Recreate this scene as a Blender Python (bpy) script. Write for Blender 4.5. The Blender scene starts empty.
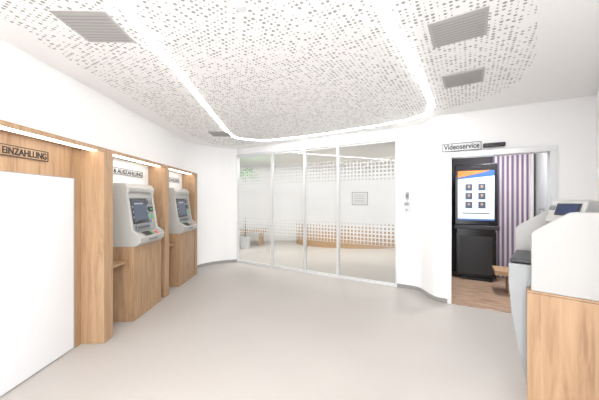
import bpy, math, random
from mathutils import Vector
random.seed(4)
CH=2.65
sc=bpy.context.scene
sc.view_settings.view_transform='Standard'
sc.view_settings.look='None'
sc.view_settings.exposure=0.76

# ---------------- materials ----------------
def mat(name,col,rough=.5,metal=0,spec=.5,emit=None,es=0,bump=0,bscale=200):
    m=bpy.data.materials.new(name); m.use_nodes=True
    n=m.node_tree.nodes; l=m.node_tree.links; b=n['Principled BSDF']
    b.inputs['Base Color'].default_value=(*col,1); b.inputs['Roughness'].default_value=rough
    b.inputs['Metallic'].default_value=metal; b.inputs['Specular IOR Level'].default_value=spec
    if emit: b.inputs['Emission Color'].default_value=(*emit,1); b.inputs['Emission Strength'].default_value=es
    tc=n.new('ShaderNodeTexCoord'); no=n.new('ShaderNodeTexNoise'); no.inputs['Scale'].default_value=bscale
    l.new(tc.outputs['Object'],no.inputs['Vector'])
    mr=n.new('ShaderNodeMapRange'); mr.inputs['To Min'].default_value=max(0,rough-.04); mr.inputs['To Max'].default_value=min(1,rough+.04)
    l.new(no.outputs['Fac'],mr.inputs['Value']); l.new(mr.outputs[0],b.inputs['Roughness'])
    if bump:
        bp=n.new('ShaderNodeBump'); bp.inputs['Strength'].default_value=bump; bp.inputs['Distance'].default_value=.002
        l.new(no.outputs['Fac'],bp.inputs['Height']); l.new(bp.outputs[0],b.inputs['Normal'])
    return m
def wood(name,c1,c2,c3,sc3=(14,14,1.0)):
    m=bpy.data.materials.new(name); m.use_nodes=True
    n=m.node_tree.nodes; l=m.node_tree.links; b=n['Principled BSDF']
    tc=n.new('ShaderNodeTexCoord'); mp=n.new('ShaderNodeMapping'); mp.inputs['Scale'].default_value=sc3
    l.new(tc.outputs['Object'],mp.inputs[0])
    n1=n.new('ShaderNodeTexNoise'); n1.inputs['Scale'].default_value=1.6; n1.inputs['Detail'].default_value=8; n1.inputs['Roughness'].default_value=.68; n1.inputs['Distortion'].default_value=.9
    l.new(mp.outputs[0],n1.inputs['Vector'])
    r=n.new('ShaderNodeValToRGB'); e=r.color_ramp.elements
    e[0].position=.30; e[0].color=(*c1,1); e[1].position=.7; e[1].color=(*c3,1); x=e.new(.5); x.color=(*c2,1)
    l.new(n1.outputs['Fac'],r.inputs[0]); l.new(r.outputs[0],b.inputs['Base Color'])
    b.inputs['Roughness'].default_value=.45
    bp=n.new('ShaderNodeBump'); bp.inputs['Strength'].default_value=.1; l.new(n1.outputs['Fac'],bp.inputs['Height']); l.new(bp.outputs[0],b.inputs['Normal'])
    return m
M_wall=mat('wall_paint',(.91,.91,.915),.7,bump=.05)
M_ceil=mat('ceiling_plain',(.93,.93,.93),.8)
M_oak=wood('oak',(.25,.145,.08),(.385,.24,.135),(.45,.30,.18))
M_bench=wood('bench_oak',(.34,.20,.11),(.43,.27,.155),(.50,.33,.20),(1,1,14))
M_parq=wood('parquet',(.24,.14,.09),(.44,.30,.21),(.60,.46,.35),(2,12,2))
M_white=mat('white_laminate',(.72,.73,.75),.35)
M_beige=mat('atm_shell',(.43,.425,.405),.4)
M_shell=mat('machine_shell',(.41,.405,.40),.4)
M_gray=mat('atm_fascia_gray',(.18,.19,.20),.4)
M_lgray=mat('light_gray_plastic',(.30,.31,.32),.4)
M_dark=mat('dark_plastic',(.02,.02,.025),.35)
M_black=mat('black_gloss',(.008,.008,.01),.2)
M_alu=mat('aluminium',(.78,.79,.80),.35,.4)
M_base=mat('baseboard_gray',(.32,.31,.30),.5)
M_vent=mat('vent_gray',(.44,.43,.42),.6)
M_ventd=mat('vent_slot',(.32,.315,.305),.7)
M_ink=mat('ink_black',(.02,.02,.02),.5)
M_led=mat('led_strip',(1,1,1),.5,emit=(1,.99,.97),es=16)
M_ledw=mat('led_warm',(1,1,1),.5,emit=(1,.95,.87),es=4.5)
M_scr=mat('screen_on',(.05,.06,.08),.15,emit=(.05,.08,.15),es=.25)
M_scrw=mat('screen_page',(.4,.5,.55),.2,emit=(.80,.92,.95),es=.45)
M_org=mat('screen_orange',(.6,.15,.03),.3,emit=(.8,.16,.03),es=.5)
M_blue=mat('screen_blue',(.03,.1,.3),.3,emit=(.03,.12,.35),es=.3)
M_navy=mat('screen_navy',(.02,.03,.07),.25,emit=(.03,.05,.14),es=.15)
M_pic=mat('screen_photo',(.04,.06,.10),.3,emit=(.04,.07,.14),es=.2)
M_skin=mat('screen_portrait_skin',(.5,.28,.2),.4)
M_green=mat('green_sticker',(.1,.45,.15),.4)
M_red=mat('red_sticker',(.6,.05,.05),.4)
M_yel=mat('yellow_sticker',(.7,.5,.05),.4)
M_sblue=mat('blue_sticker',(.05,.15,.5),.4)
M_dwall=mat('dark_wall',(.035,.03,.04),.6)
M_leaf=mat('leaf',(.06,.2,.05),.5)
M_pot=mat('pot',(.5,.5,.5),.5)
M_trunk=mat('trunk',(.15,.09,.05),.8)
M_paper=mat('paper',(.62,.62,.62),.6)
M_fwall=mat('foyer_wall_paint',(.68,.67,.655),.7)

def floor_mat():
    m=bpy.data.materials.new('floor_vinyl'); m.use_nodes=True
    n=m.node_tree.nodes; l=m.node_tree.links; b=n['Principled BSDF']
    tc=n.new('ShaderNodeTexCoord')
    a=n.new('ShaderNodeTexNoise'); a.inputs['Scale'].default_value=160; a.inputs['Detail'].default_value=3
    c=n.new('ShaderNodeTexNoise'); c.inputs['Scale'].default_value=1.2
    l.new(tc.outputs['Object'],a.inputs['Vector']); l.new(tc.outputs['Object'],c.inputs['Vector'])
    r=n.new('ShaderNodeValToRGB'); e=r.color_ramp.elements
    e[0].position=.3; e[0].color=(.405,.378,.355,1); e[1].position=.7; e[1].color=(.475,.445,.42,1)
    ad=n.new('ShaderNodeMix'); ad.data_type='FLOAT'; ad.inputs[0].default_value=.3
    l.new(a.outputs['Fac'],ad.inputs[2]); l.new(c.outputs['Fac'],ad.inputs[3]); l.new(ad.outputs[0],r.inputs[0])
    l.new(r.outputs[0],b.inputs['Base Color']); b.inputs['Roughness'].default_value=.42; b.inputs['Specular IOR Level'].default_value=.4
    return m
M_floor=floor_mat()

def grid_nodes(n,l,vec,cell,rot=0,axes='XY',rnd=False):
    mp=n.new('ShaderNodeMapping'); mp.inputs['Scale'].default_value=(1/cell,)*3; mp.inputs['Rotation'].default_value=(0,0,rot)
    l.new(vec,mp.inputs[0])
    fr=n.new('ShaderNodeVectorMath'); fr.operation='FRACTION'; l.new(mp.outputs[0],fr.inputs[0])
    sb=n.new('ShaderNodeVectorMath'); sb.operation='SUBTRACT'; sb.inputs[1].default_value=(.5,.5,.5); l.new(fr.outputs[0],sb.inputs[0])
    fl=n.new('ShaderNodeVectorMath'); fl.operation='FLOOR'; l.new(mp.outputs[0],fl.inputs[0])
    if rnd:
        z=n.new('ShaderNodeVectorMath'); z.operation='MULTIPLY'; z.inputs[1].default_value=(1,1,0); l.new(sb.outputs[0],z.inputs[0])
        ln=n.new('ShaderNodeVectorMath'); ln.operation='LENGTH'; l.new(z.outputs[0],ln.inputs[0])
        return ln.outputs['Value'],fl.outputs[0]
    ab=n.new('ShaderNodeVectorMath'); ab.operation='ABSOLUTE'; l.new(sb.outputs[0],ab.inputs[0])
    sp=n.new('ShaderNodeSeparateXYZ'); l.new(ab.outputs[0],sp.inputs[0])
    mx=n.new('ShaderNodeMath'); mx.operation='MAXIMUM'
    l.new(sp.outputs[axes[0]],mx.inputs[0]); l.new(sp.outputs[axes[1]],mx.inputs[1])
    return mx.outputs[0],fl.outputs[0]
def perf_mat():
    m=bpy.data.materials.new('perforated_ceiling'); m.use_nodes=True
    n=m.node_tree.nodes; l=m.node_tree.links; b=n['Principled BSDF']
    tc=n.new('ShaderNodeTexCoord')
    d,f=grid_nodes(n,l,tc.outputs['Object'],.035,math.radians(31),rnd=True)
    fz=n.new('ShaderNodeVectorMath'); fz.operation='MULTIPLY'; fz.inputs[1].default_value=(1,1,0); l.new(f,fz.inputs[0])
    wn=n.new('ShaderNodeTexWhiteNoise'); l.new(fz.outputs[0],wn.inputs['Vector'])
    mr=n.new('ShaderNodeMapRange'); mr.inputs['From Min'].default_value=.3; mr.inputs['To Min'].default_value=0.10; mr.inputs['To Max'].default_value=.36
    l.new(wn.outputs['Value'],mr.inputs['Value'])
    gt=n.new('ShaderNodeMath'); gt.operation='GREATER_THAN'; gt.inputs[1].default_value=.3; l.new(wn.outputs['Value'],gt.inputs[0])
    lt=n.new('ShaderNodeMath'); lt.operation='LESS_THAN'; l.new(d,lt.inputs[0]); l.new(mr.outputs[0],lt.inputs[1])
    mu=n.new('ShaderNodeMath'); mu.operation='MULTIPLY'; l.new(gt.outputs[0],mu.inputs[0]); l.new(lt.outputs[0],mu.inputs[1])
    mx=n.new('ShaderNodeMix'); mx.data_type='RGBA'; mx.inputs[6].default_value=(.93,.93,.93,1); mx.inputs[7].default_value=(.36,.35,.34,1)
    l.new(mu.outputs[0],mx.inputs[0]); l.new(mx.outputs[2],b.inputs['Base Color']); b.inputs['Roughness'].default_value=.8
    return m
M_perf=perf_mat()
def glass_mat(name,film):
    m=bpy.data.materials.new(name); m.use_nodes=True
    n=m.node_tree.nodes; l=m.node_tree.links; n.clear()
    out=n.new('ShaderNodeOutputMaterial'); tr=n.new('ShaderNodeBsdfTransparent'); tr.inputs[0].default_value=(.95,.965,.96,1)
    gl=n.new('ShaderNodeBsdfGlossy'); gl.inputs['Roughness'].default_value=.02
    g=n.new('ShaderNodeMixShader'); g.inputs[0].default_value=.05
    l.new(tr.outputs[0],g.inputs[1]); l.new(gl.outputs[0],g.inputs[2])
    if not film: l.new(g.outputs[0],out.inputs[0]); return m
    tc=n.new('ShaderNodeTexCoord')
    d,f=grid_nodes(n,l,tc.outputs['Object'],.066,0,'XZ')
    sp=n.new('ShaderNodeSeparateXYZ'); l.new(tc.outputs['Object'],sp.inputs[0])
    s=n.new('ShaderNodeMath'); s.operation='SUBTRACT'; s.inputs[1].default_value=1.42; l.new(sp.outputs['Z'],s.inputs[0])
    a=n.new('ShaderNodeMath'); a.operation='ABSOLUTE'; l.new(s.outputs[0],a.inputs[0])
    mr=n.new('ShaderNodeMapRange'); mr.inputs['From Min'].default_value=.36; mr.inputs['From Max'].default_value=.74; mr.inputs['To Min'].default_value=.16; mr.inputs['To Max'].default_value=.44
    l.new(a.outputs[0],mr.inputs['Value'])
    inb=n.new('ShaderNodeMath'); inb.operation='LESS_THAN'; inb.inputs[1].default_value=.36; l.new(a.outputs[0],inb.inputs[0])
    oub=n.new('ShaderNodeMath'); oub.operation='LESS_THAN'; oub.inputs[1].default_value=.76; l.new(a.outputs[0],oub.inputs[0])
    gt=n.new('ShaderNodeMath'); gt.operation='GREATER_THAN'; l.new(d,gt.inputs[0]); l.new(mr.outputs[0],gt.inputs[1])
    m1=n.new('ShaderNodeMath'); m1.operation='MAXIMUM'; l.new(gt.outputs[0],m1.inputs[0]); l.new(inb.outputs[0],m1.inputs[1])
    m2=n.new('ShaderNodeMath'); m2.operation='MULTIPLY'; l.new(m1.outputs[0],m2.inputs[0]); l.new(oub.outputs[0],m2.inputs[1])
    op=n.new('ShaderNodeMapRange'); op.inputs['From Min'].default_value=.0; op.inputs['From Max'].default_value=.74; op.inputs['To Min'].default_value=.93; op.inputs['To Max'].default_value=.76
    l.new(a.outputs[0],op.inputs['Value'])
    mu=n.new('ShaderNodeMath'); mu.operation='MULTIPLY'; l.new(m2.outputs[0],mu.inputs[0]); l.new(op.outputs[0],mu.inputs[1])
    df=n.new('ShaderNodeBsdfDiffuse'); df.inputs[0].default_value=(.80,.81,.81,1)
    tl=n.new('ShaderNodeBsdfTranslucent'); tl.inputs[0].default_value=(.80,.81,.81,1)
    fm=n.new('ShaderNodeMixShader'); fm.inputs[0].default_value=.35; l.new(df.outputs[0],fm.inputs[1]); l.new(tl.outputs[0],fm.inputs[2])
    mx=n.new('ShaderNodeMixShader'); l.new(mu.outputs[0],mx.inputs[0]); l.new(g.outputs[0],mx.inputs[1]); l.new(fm.outputs[0],mx.inputs[2])
    l.new(mx.outputs[0],out.inputs[0]); return m
M_film=glass_mat('glass_frosted_film',True); M_glass=glass_mat('glass_clear',False)
def curtain_mat():
    m=bpy.data.materials.new('striped_curtain'); m.use_nodes=True
    n=m.node_tree.nodes; l=m.node_tree.links; b=n['Principled BSDF']
    tc=n.new('ShaderNodeTexCoord'); w=n.new('ShaderNodeTexWave'); w.bands_direction='X'; w.inputs['Scale'].default_value=4.4; w.inputs['Distortion'].default_value=0
    l.new(tc.outputs['Object'],w.inputs['Vector'])
    r=n.new('ShaderNodeValToRGB'); r.color_ramp.interpolation='CONSTANT'; e=r.color_ramp.elements
    e[0].position=0; e[0].color=(.14,.13,.22,1); e[1].position=.35; e[1].color=(.48,.35,.35,1); x=e.new(.6); x.color=(.27,.23,.31,1); y=e.new(.72); y.color=(.60,.54,.57,1)
    l.new(w.outputs['Fac'],r.inputs[0]); l.new(r.outputs[0],b.inputs['Base Color']); b.inputs['Roughness'].default_value=.9
    return m
M_curt=curtain_mat()

# ---------------- helpers ----------------
class G:
    def __init__(s,name,loc=(0,0,0),ang=0,parent=None):
        s.e=bpy.data.objects.new(name,None); s.e.location=loc; s.e.rotation_euler=(0,0,ang); s.e.empty_display_size=.1
        sc.collection.objects.link(s.e)
        if parent: s.e.parent=parent.e
def obj(name,vs,fs,m,g=None,bevel=0,smooth=False,seg=2):
    me=bpy.data.meshes.new(name); me.from_pydata(vs,[],fs); me.validate(); me.update()
    import bmesh
    bm=bmesh.new(); bm.from_mesh(me); bmesh.ops.recalc_face_normals(bm,faces=bm.faces); bm.to_mesh(me); bm.free()
    me.materials.append(m); o=bpy.data.objects.new(name,me); sc.collection.objects.link(o)
    if g is not None: o.parent=g.e
    if bevel:
        b=o.modifiers.new('bev','BEVEL'); b.width=bevel; b.segments=seg; b.limit_method='ANGLE'
    if smooth:
        for p in me.polygons: p.use_smooth=True
    return o
BF=[(0,1,2,3),(4,5,6,7),(0,1,5,4),(1,2,6,5),(2,3,7,6),(3,0,4,7)]
def box(name,x0,x1,y0,y1,z0,z1,m,g=None,bevel=0):
    return obj(name,[(x0,y0,z0),(x1,y0,z0),(x1,y1,z0),(x0,y1,z0),(x0,y0,z1),(x1,y0,z1),(x1,y1,z1),(x0,y1,z1)],BF,m,g,bevel)
def prof(name,pts,y0,y1,m,g=None,bevel=0):
    n=len(pts); vs=[(x,y0,z) for x,z in pts]+[(x,y1,z) for x,z in pts]
    fs=[tuple(range(n)),tuple(range(n,2*n))]+[(i,(i+1)%n,n+(i+1)%n,n+i) for i in range(n)]
    return obj(name,vs,fs,m,g,bevel)
def slab(name,pa,pb,s0,s1,y0,y1,o0,o1,m,g,sg=1,bevel=0):
    dx,dz=pb[0]-pa[0],pb[1]-pa[1]; L=math.hypot(dx,dz); nx,nz=sg*dz/L,-sg*dx/L
    P=lambda s,o:(pa[0]+dx*s+nx*o,pa[1]+dz*s+nz*o)
    return prof(name,[P(s0,o0),P(s1,o0),P(s1,o1),P(s0,o1)],y0,y1,m,g,bevel)
def norms(pts):
    out=[]
    for i in range(len(pts)):
        a=pts[max(0,i-1)]; b=pts[min(len(pts)-1,i+1)]
        dx,dy=b[0]-a[0],b[1]-a[1]; L=math.hypot(dx,dy) or 1; out.append((-dy/L,dx/L))
    return out
def strip(name,pts,z0,z1,o0,o1,m,g=None,smooth=False):
    N=norms(pts); vs=[]
    for (x,y),(a,b) in zip(pts,N):
        vs+=[(x+a*o0,y+b*o0,z0),(x+a*o1,y+b*o1,z0),(x+a*o1,y+b*o1,z1),(x+a*o0,y+b*o0,z1)]
    fs=[(0,1,2,3)]; k=len(pts)
    for i in range(k-1):
        for j in range(4): fs.append((4*i+j,4*i+(j+1)%4,4*i+4+(j+1)%4,4*i+4+j))
    e=4*(k-1); fs.append((e,e+1,e+2,e+3))
    return obj(name,vs,fs,m,g)
def flat(name,pts,z0,z1,m,g=None):
    n=len(pts); vs=[(x,y,z0) for x,y in pts]+[(x,y,z1) for x,y in pts]
    fs=[tuple(range(n)),tuple(range(n,2*n))]+[(i,(i+1)%n,n+(i+1)%n,n+i) for i in range(n)]
    return obj(name,vs,fs,m,g)
def cyl(name,c,r,z0,z1,m,g=None,n=32,r2=None):
    r2=r if r2 is None else r2
    vs=[(c[0]+r*math.cos(2*math.pi*i/n),c[1]+r*math.sin(2*math.pi*i/n),z0) for i in range(n)]+[(c[0]+r2*math.cos(2*math.pi*i/n),c[1]+r2*math.sin(2*math.pi*i/n),z1) for i in range(n)]
    fs=[tuple(range(n)),tuple(range(n,2*n))]+[(i,(i+1)%n,n+(i+1)%n,n+i) for i in range(n)]
    return obj(name,vs,fs,m,g)
def text(name,s,size,loc,rot,m,g,width=None,bold=.0):
    c=bpy.data.curves.new(name,'FONT'); c.body=s; c.size=size; c.extrude=.001; c.offset=bold; c.align_x='LEFT'; c.align_y='BOTTOM_BASELINE'
    c.materials.append(m); o=bpy.data.objects.new(name,c); sc.collection.objects.link(o)
    o.location=loc
    if width:
        bpy.context.view_layer.update(); w=o.dimensions.x
        if w>0: o.scale=(width/w,1,1)
    o.rotation_euler=rot
    o.parent=g.e; return o
def bez(p0,p1,p2,n=12):
    return [((1-t)**2*p0[0]+2*t*(1-t)*p1[0]+t*t*p2[0],(1-t)**2*p0[1]+2*t*(1-t)*p1[1]+t*t*p2[1]) for t in [i/n for i in range(n+1)]]
def smooth(pts,it=3):
    for _ in range(it):
        q=[pts[0]]
        for a,b in zip(pts,pts[1:]):
            q+= [(a[0]*.75+b[0]*.25,a[1]*.75+b[1]*.25),(a[0]*.25+b[0]*.75,a[1]*.25+b[1]*.75)]
        q.append(pts[-1]); pts=q
    return pts

LO=(-2.175,0,0); LA=math.radians(1.12)
GO=(-1.44,6.55,0); GA=math.atan2(-1.88,3.07)
DO=(2.08,3.94,0); DA=math.atan2(-.57,1.01)
RO=(1.415,1.742,0); RA=math.atan2(-.668,.744)
def W(O,A,x,y): return (O[0]+x*math.cos(A)-y*math.sin(A),O[1]+x*math.sin(A)+y*math.cos(A))

# ---------------- shell ----------------
flat('floor',[(-2.6,-2.6),(5.0,-2.6),(5.0,10.5),(-3.2,10.5),(-3.2,5),(-2.6,5)],-.1,0,M_floor)
flat('ceiling',[(-2.6,-2.6),(5.0,-2.6),(5.0,10.5),(-3.2,10.5),(-3.2,5),(-2.6,5)],CH,CH+.1,M_ceil)
lw0=W(LO,LA,0,-2.5); lw1=W(LO,LA,0,5.55)
corner=bez(lw1,(-2.22,6.35),(-1.47,6.568),14)
strip('wall_left',[lw0]+corner,0,CH,0,.12,M_wall)
strip('baseboard_left',corner[1:],0,.06,-.012,0,M_base)
hd=G('wall_back',GO,GA); box('header',-.03,3.6,-.0,.12,2.5,CH,M_wall,hd)
scur=smooth([(1.63,4.67),(1.78,4.578),(1.92,4.48),(1.93,4.2),(1.96,4.02),(2.09,3.93)],3)
strip('wall_curved',scur,0,CH,0,.1,M_wall)
strip('baseboard_curved',scur[:-1],0,.06,-.012,0,M_base)
wd=G('wall_right',DO,DA)
box('over_door',0,1.16,0,.12,2.11,CH,M_wall,wd)
box('beside_door',1.16,1.56,0,.12,0,CH,M_wall,wd)
rw0=W(RO,RA,.5,-.9); rw1=W(DO,DA,1.51,0)
strip('wall_side',[(rw0[0],-2.5),rw0,rw1],0,CH,-.12,0,M_wall)
wf=G('window_1')
for i,x in enumerate([-2.1,-1.0,.1,1.1]): box('mullion_%d'%i,x-.03,x+.03,-2.55,-2.48,0,CH,M_alu,wf)
box('sill',-2.15,1.15,-2.55,-2.48,0,.1,M_alu,wf)

box('wall_foyer_back',-3.2,5,10.0,10.12,0,CH,M_fwall)
box('wall_foyer_left',-3.2,-3.08,5.6,10.0,0,CH,M_fwall)
box('wall_foyer_right',4.88,5,5.6,10.0,0,CH,M_fwall)

perf=[(-1.86,-2.4),(-2.0,5.3),(-1.85,5.95),(-1.5,6.2),(1.45,4.4),(1.66,4.1),(1.72,3.85),(1.96,3.6),(2.2,3.3),(2.2,2.8),(1.95,2.3),(.85,1.0),(.75,-2.4)]
flat('ceiling_perforated_panel',perf,CH-.012,CH,M_perf)
led=[(-.9,-1.8),(-1.077,1.68),(-1.25,4.75),(-1.27,5.35),(-.75,5.62),(-.3,5.43),(.4,5.05),(1.0,4.62),(1.45,4.3),(1.78,3.9),(1.66,3.5),(1.4,3.07),(.833,2.21),(.471,1.68),(.1,1.1),(.0,-1.8)]
strip('ceiling_led_strip',smooth(led,3),CH-.018,CH-.012,-.024,.024,M_led)

def vent(cx,cy,ang,s=.345):
    g=G('ceiling_vent',(cx,cy,0),ang); h=s/2
    box('frame',-h,h,-h,h,CH-.022,CH-.012,M_vent,g)
    for i in range(18):
        y=-h+.03+i*(s-.06)/17
        box('slat_%d'%i,-h+.02,h-.02,y-.004,y+.004,CH-.024,CH-.022,M_ventd if i%2 else M_vent,g)
vent(-1.395,1.92,LA); vent(-1.42,5.02,LA); vent(1.098,1.94,GA); vent(1.594,2.73,GA)
for i,(x,y) in enumerate([(-.36,1.72),(.2,3.86),(-.45,4.3),(.75,3.3)]):
    g=G('ceiling_spotlight'); r=.035 if i==0 else .025
    cyl('ring',(x,y),r,CH-.024,CH-.012,M_white,g); cyl('lens',(x,y),r*.6,CH-.027,CH-.024,M_white,g)

# ---------------- left wooden surround ----------------
g=G('wooden_wall_surround',LO,LA)
T=1.975; D=.26
box('header_board',0.001,.022,.9,2.82,1.665,T-.02,M_oak,g)
box('stile',0.001,.03,2.743,2.82,0,1.665,M_oak,g)
for i,(a,b) in enumerate([(2.82,2.96),(4.15,4.29),(5.40,5.54)]):
    box('fin_%d'%i,0.001,D,a,b,0,T,M_oak,g,.003)
for i,(a,b) in enumerate([(.9,2.82),(2.96,4.15),(4.29,5.40)]):
    box('canopy_%d'%i,0.001,D,a,b,T-.02,T,M_oak,g)
    box('canopy_lip_%d'%i,D-.015,D,a,b,T-.036,T-.02,M_oak,g)
    box('led_%d'%i,.12,.20,a+.01,b-.01,T-.028,T-.02,M_ledw,g)
for i,(a,b) in enumerate([(2.96,4.15),(4.29,5.40)]):
    box('back_panel_%d'%i,0.001,.015,a,b,.0,T-.02,M_white,g)
box('shelf_1',.015,.2,2.96,3.33,.705,.73,M_oak,g)
box('shelf_2',.015,.2,4.29,4.66,.705,.73,M_oak,g)
g=G('white_service_door',LO,LA)
box('leaf',.001,.026,1.1,2.732,0.01,1.658,M_white,g,.002)
box('edge_trim',.001,.028,2.732,2.742,0.01,1.664,M_lgray,g)
box('top_trim',.001,.028,1.1,2.742,1.658,1.665,M_lgray,g)
def sign(s,ya,yb,z0,z1,x,ang=(math.pi/2,0,math.pi/2)):
    g=G('wall_sign',LO,LA)
    box('plate',x,x+.006,ya,yb,z0,z1,M_oak if ya<2.5 else M_white,g)
    t=.006; xx=x+.006
    box('rim_b',xx,xx+.003,ya,yb,z0,z0+t,M_ink,g); box('rim_t',xx,xx+.003,ya,yb,z1-t,z1,M_ink,g)
    box('rim_l',xx,xx+.003,ya,ya+t,z0,z1,M_ink,g); box('rim_r',xx,xx+.003,yb-t,yb,z0,z1,M_ink,g)
    text('lettering',s,(z1-z0)*.86,(xx+.002,ya+.02,z0+(z1-z0)*.2),ang,M_ink,g,yb-ya-.04,.0016)
sign('EINZAHLUNG',2.035,2.445,1.782,1.867,.022)
sign('EIN- & AUSZAHLUNG',3.14,3.98,1.765,1.845,.015)
sign('EIN- & AUSZAHLUNG',4.40,5.24,1.765,1.845,.015)

# ---------------- ATMs ----------------
def atm(y0):
    g=G('atm_machine',LO,LA); y1=y0+.70; a=y0+.0; b=y0+.63
    box('pedestal',.016,.262,y0,y1,0,.89,M_oak,g,.002)
    body=[(.02,.89),(.29,.89),(.335,.93),(.345,.99),(.335,1.02),(.25,1.08),(.185,1.50),(.20,1.60),(.16,1.655),(.02,1.655)]
    inner=[(.02,.90),(.28,.90),(.315,.935),(.32,.985),(.23,1.045),(.16,1.49),(.16,1.60),(.14,1.63),(.02,1.63)]
    prof('cheek_near',body,a,a+.045,M_beige,g,.008); prof('cheek_far',body,b-.045,b,M_beige,g,.008)
    prof('core',inner,a+.045,b-.045,M_beige,g)
    prof('hood',[(.02,1.655),(.16,1.655),(.20,1.60),(.19,1.55),(.02,1.55)],a+.04,b-.04,M_beige,g,.008)
    prof('front_lip',[(.2,.89),(.29,.89),(.335,.93),(.345,.99),(.32,1.0),(.2,.95)],a+.04,b-.04,M_beige,g,.006)
    pa,pb=(.23,1.045),(.16,1.49)
    slab('fascia',pa,pb,.02,.98,a+.05,b-.05,0,.012,M_lgray,g)
    slab('screen_bezel',pa,pb,.24,.95,a+.065,a+.435,.012,.022,M_dark,g,bevel=.004)
    slab('screen',pa,pb,.33,.87,a+.10,a+.40,.022,.024,M_scr,g)
    slab('screen_text_line',pa,pb,.78,.82,a+.13,a+.33,.024,.025,M_lgray,g)
    for i in range(3):
        slab('side_key_l_%d'%i,pa,pb,.4+.14*i,.46+.14*i,a+.075,a+.092,.022,.027,M_lgray,g)
        slab('side_key_r_%d'%i,pa,pb,.4+.14*i,.46+.14*i,a+.408,a+.425,.022,.027,M_lgray,g)
    slab('card_slot',pa,pb,.55,.7,a+.46,a+.56,.012,.03,M_dark,g,bevel=.004)
    slab('card_light',pa,pb,.6,.64,a+.48,a+.54,.03,.032,M_green,g)
    slab('receipt_slot',pa,pb,.78,.9,a+.46,a+.56,.012,.026,M_gray,g,bevel=.004)
    slab('sticker_green',pa,pb,.36,.46,a+.47,a+.55,.012,.014,M_green,g)
    slab('sticker_blue',pa,pb,.22,.32,a+.47,a+.51,.012,.014,M_sblue,g)
    slab('sticker_yellow',pa,pb,.22,.32,a+.515,a+.55,.012,.014,M_yel,g)
    slab('cash_slot',pa,pb,.06,.2,a+.1,a+.42,.012,.03,M_gray,g,bevel=.004)
    slab('cash_slot_gap',pa,pb,.11,.15,a+.12,a+.40,.03,.031,M_dark,g)
    pa,pb=(.32,.985),(.23,1.045)
    slab('keypad_plate',pa,pb,.1,.9,a+.2,a+.44,0,.006,M_gray,g,bevel=.002)
    for i in range(4):
        for j in range(4):
            slab('key_%d_%d'%(i,j),pa,pb,.18+i*.18,.30+i*.18,a+.225+j*.05,a+.26+j*.05,.006,.011,M_dark if j<3 else M_green,g)
    slab('sticker_red',pa,pb,.2,.7,a+.48,a+.55,0,.002,M_red,g)
    box('front_label',.345,.3462,a+.2,a+.42,.945,.965,M_gray,g)
atm(3.33); atm(4.66)

# ---------------- glass partition ----------------
g=G('glass_sliding_partition',GO,GA)
xs=[0,1.008,1.818,2.54,3.6]
box('top_track',0,3.6,-.05,.06,2.46,2.5,M_white,g)
box('bottom_track',0,3.6,-.03,.05,0,.025,M_alu,g)
for i,x in enumerate(xs):
    w=.02 if i in(0,4) else .022
    box('post_%d'%i,max(0,x-w),min(3.6,x+w),-.035,.035,.025,2.46,M_alu,g)
for i in range(4):
    a,b=xs[i]+.022,xs[i+1]-.022
    box('glass_%d'%i,a,b,-.004,.004,.05,2.43,M_film,g)
    box('rail_b_%d'%i,a,b,-.015,.015,.025,.05,M_alu,g); box('rail_t_%d'%i,a,b,-.015,.015,2.43,2.46,M_alu,g)
g=G('notice_sheet',GO,GA)
box('sheet',2.81,3.10,-.010,-.0045,1.36,1.59,M_paper,g)
for n_,a in enumerate([(2.81,3.10,1.36,1.37),(2.81,3.10,1.58,1.59),(2.81,2.818,1.36,1.59),(3.092,3.10,1.36,1.59)]): box('border_%d'%n_,a[0],a[1],-.013,-.010,a[2],a[3],M_gray,g)
for i in range(5): box('line_%d'%i,2.85,3.06-.02*(i%2),-.012,-.010,1.41+i*.032,1.416+i*.032,M_gray,g)

g=G('wall_intercom',GO,GA)
box('reader',3.735,3.79,-.03,-.002,1.46,1.58,M_shell,g,.006)
box('reader_face',3.745,3.78,-.033,-.03,1.49,1.55,M_gray,g)
box('body',3.71,3.805,-.04,-.002,1.25,1.43,M_white,g,.008)
box('speaker',3.725,3.79,-.043,-.04,1.36,1.41,M_lgray,g,.002); box('button',3.745,3.77,-.045,-.04,1.28,1.305,M_gray,g,.002)
box('conduit',3.757,3.768,-.01,-.002,1.43,1.46,M_shell,g)

# ---------------- foyer content ----------------
bp=smooth([(-.1,9.3),(.3,8.7),(1.3,8.35),(2.4,8.3),(3.2,8.6),(3.6,9.2)],2)
g=G('curved_wooden_bench')
strip('front',bp,0,.62,0,.5,M_bench,g); strip('seat',bp,.62,.67,-.03,.5,M_bench,g)
g=G('wooden_bench'); box('seat',-2.3,-1.1,8.9,9.4,.4,.5,M_bench,g,.01); box('leg_1',-2.2,-2.1,8.95,9.35,0,.4,M_bench,g); box('leg_2',-1.3,-1.2,8.95,9.35,0,.4,M_bench,g)
g=G('potted_ficus',(-1.62,8.35,0))
cyl('pot',(0,0),.13,0,.35,M_pot,g,r2=.17)
cyl('trunk',(0,0),.025,.35,1.9,M_trunk,g,12,.015)
vs=[];fs=[]
for i in range(420):
    th=random.random()*6.283; z=1.6+random.random()*.75
    r=(.12+.32*math.sin((z-1.5)/.95*math.pi))*random.random()**.5
    c=Vector((r*math.cos(th),r*math.sin(th),z)); d=Vector((math.cos(th),math.sin(th),random.uniform(-.8,.6))).normalized(); s=d.cross(Vector((0,0,1))).normalized()
    L=.12; k=len(vs)
    for p in (c,c+d*L*.5+s*.035,c+d*L,c+d*L*.5-s*.035): vs.append(tuple(p))
    fs.append((k,k+1,k+2,k+3))
obj('leaves',vs,fs,M_leaf,g)

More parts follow.
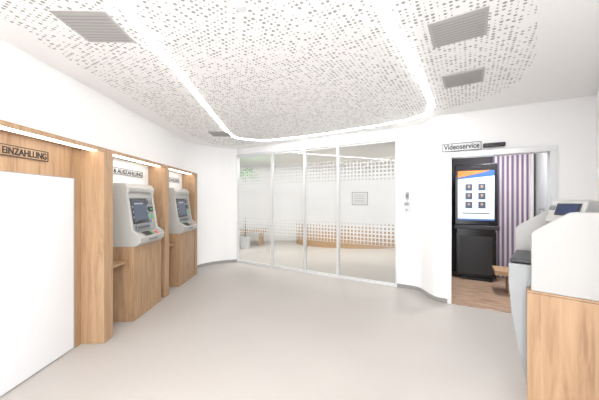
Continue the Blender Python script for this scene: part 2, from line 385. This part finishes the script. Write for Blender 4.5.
# ---------------- video service door & room ----------------
g=G('door_1',DO,DA)
box('jamb_left',0,.05,-.02,.13,0,2.05,M_alu,g); box('jamb_right',1.10,1.16,-.02,.13,0,2.05,M_alu,g)
box('head',0,1.16,-.035,.13,2.04,2.11,M_alu,g,.003)
box('leaf_glass',.95,1.10,.05,.06,.03,2.03,M_glass,g); box('leaf_stile',.93,.955,.04,.07,.03,2.03,M_alu,g)
text('leaf_lettering','VIDEOSERVICE',.07,(1.06,.048,.9),(math.pi/2,-math.pi/2,0),M_lgray,g)
g=G('door_sensor',DO,DA); box('body',.42,.66,-.06,-.001,2.14,2.195,M_dark,g,.01); box('lens',.45,.63,-.064,-.06,2.15,2.175,M_black,g)
g=G('wall_sign',DO,DA)
a,b,c,d=-.06,.40,2.12,2.23
box('plate',a,b,-.05,-.036,c,d,M_white,g)
for n_,q in enumerate([(a,b,c,c+.007),(a,b,d-.007,d),(a,a+.007,c,d),(b-.007,b,c,d)]): box('rim_%d'%n_,q[0],q[1],-.054,-.05,q[2],q[3],M_ink,g)
text('lettering','Videoservice',.10,(a+.02,-.053,c+.027),(math.pi/2,0,0),M_ink,g,b-a-.04,.0018)
g=G('wall_video_room',DO,DA)
box('left',-.12,-.04,.12,2.1,0,CH,M_dwall,g); box('back',-.12,1.42,2.0,2.1,0,CH,M_dwall,g); box('right',1.34,1.42,.12,2.0,0,CH,M_white,g)
gf=G('floor_video_room',DO,DA); box('parquet',-.04,1.34,.0,2.0,.0,.008,M_parq,gf)
g=G('striped_curtain',DO,DA)
vs=[];fs=[];N=160
for i in range(N+1):
    x=.70+.60*i/N; y=1.9+.006*math.sin(i*.42)
    vs+=[(x,y,.02),(x,y,2.6)]
    if i: k=2*i; fs.append((k-2,k,k+1,k-1))
obj('cloth',vs,fs,M_curt,g,smooth=True); box('rail',.68,1.32,1.88,1.92,2.6,2.65,M_alu,g)
g=G('video_kiosk',DO,DA)
box('base',.18,.66,1.46,1.80,.008,.06,M_black,g,.005)
box('column',.10,.72,1.50,1.78,.06,.88,M_black,g,.01)
box('column_panel',.16,.66,1.49,1.50,.12,.80,M_dark,g)
box('desk_ledge',.07,.75,1.34,1.80,.93,1.0,M_dark,g,.01); box('ledge_neck',.12,.70,1.42,1.80,.88,.93,M_black,g)
box('display_housing',.08,.74,1.52,1.66,1.0,2.10,M_black,g,.012)
box('display',.13,.69,1.512,1.52,1.08,1.98,M_scrw,g)
obj('header_stripe',[(.13,1.510,1.83),(.69,1.510,1.88),(.69,1.510,1.98),(.13,1.510,1.98)],[(0,1,2,3)],M_blue,g)
obj('header_orange',[(.13,1.507,1.86),(.50,1.507,1.94),(.62,1.507,1.98),(.13,1.507,1.98)],[(0,1,2,3)],M_org,g)
for r in range(3):
    for c in range(2):
        box('portrait_%d_%d'%(r,c),.25+c*.20,.36+c*.20,1.508,1.512,1.62-r*.16,1.74-r*.16,M_pic,g)
        box('face_%d_%d'%(r,c),.288+c*.20,.322+c*.20,1.506,1.508,1.67-r*.16,1.715-r*.16,M_skin,g)
box('footer_line',.2,.62,1.508,1.512,1.2,1.22,M_gray,g); box('footer_bar',.13,.69,1.508,1.512,1.08,1.11,M_blue,g)
box('camera_bar',.33,.49,1.50,1.52,2.02,2.06,M_dark,g)
g=G('wooden_bench',DO,DA)
box('seat',.62,1.15,.75,1.15,.30,.37,M_bench,g,.008)
box('base',.80,1.12,.86,1.12,.008,.30,M_bench,g)

# ---------------- right machine ----------------
g=G('coin_deposit_machine',RO,RA)
box('wooden_pedestal',0,.49,0,.62,0,.875,M_oak,g,.002)
box('wooden_top',0,.49,0,.62,.878,.89,M_oak,g,.001)
prof('front_door',[(0,.22),(-.015,.32),(-.05,.48),(-.085,.7),(-.1,.9),(-.1,1.03),(.06,1.03),(.06,.891),(-.001,.891)],.08,.62,M_lgray,g,.006)
prof('cheek_near',[(.02,.891),(.02,1.245),(.04,1.265),(.19,1.375),(.22,1.38),(.49,1.38),(.49,.891)],0.0,.05,M_shell,g,.006)
prof('cheek_far',[(.061,.891),(.061,1.03),(-.095,1.03),(-.10,1.22),(-.08,1.25),(.07,1.36),(.11,1.375),(.49,1.375),(.49,.891)],.56,.62,M_shell,g,.006)
prof('core',[(.062,.892),(.062,1.1),(.22,1.3),(.48,1.3),(.48,.892)],.05,.56,M_shell,g)
pa,pb=(.062,1.1),(.22,1.3)
slab('fascia',pa,pb,.03,.97,.07,.54,0,.008,M_gray,g,-1)
box('tray',-.095,.05,.10,.55,1.03,1.06,M_dark,g,.01)
box('lock',-.103,-.098,.3,.34,.92,.96,M_dark,g)
h=G('display_head',(.225,.33,.012),math.radians(50),g)
prof('housing',[(-.10,1.29),(-.045,1.425),(-.01,1.44),(.05,1.43),(.09,1.29)],-.11,.11,M_shell,h,.008)
box('stand',-.05,.05,-.05,.05,1.2,1.30,M_gray,h)
pa,pb=(-.10,1.29),(-.045,1.425)
slab('display',pa,pb,.35,.92,-.085,.06,-.002,.004,M_dark,h,-1)
slab('display_inner',pa,pb,.4,.87,-.072,.047,.004,.006,M_navy,h,-1)
slab('card_reader',pa,pb,.6,.8,.068,.1,-.002,.008,M_gray,h,-1)

# ---------------- lights ----------------
w=bpy.data.worlds.new('World'); sc.world=w; w.use_nodes=True
w.node_tree.nodes['Background'].inputs[0].default_value=(.96,.98,1,1); w.node_tree.nodes['Background'].inputs[1].default_value=3.8
def lamp(x,y,z,e,size=.3,col=(1,.98,.96)):
    L=bpy.data.lights.new('ceiling_area_light','AREA'); L.shape='DISK'; L.size=size; L.energy=e; L.color=col
    o=bpy.data.objects.new('ceiling_area_light',L); o.location=(x,y,z); sc.collection.objects.link(o)
for x,y in [(-.6,-.8),(.3,-.8)]: lamp(x,y,CH-.03,30)  # added area lights behind the camera, out of view, brightening the room
for x,y in [(-1.2,7.8),(.8,7.6),(2.6,7.4)]: lamp(x,y,CH-.03,34)
p=W(DO,DA,.65,.9); lamp(p[0],p[1],CH-.03,24)

cam=bpy.data.cameras.new('camera'); cam.sensor_width=36; cam.lens=280/599*36; cam.clip_start=.02
co=bpy.data.objects.new('camera',cam); co.location=(0,0,1.45); co.rotation_euler=(math.pi/2,0,0); sc.collection.objects.link(co); sc.camera=co
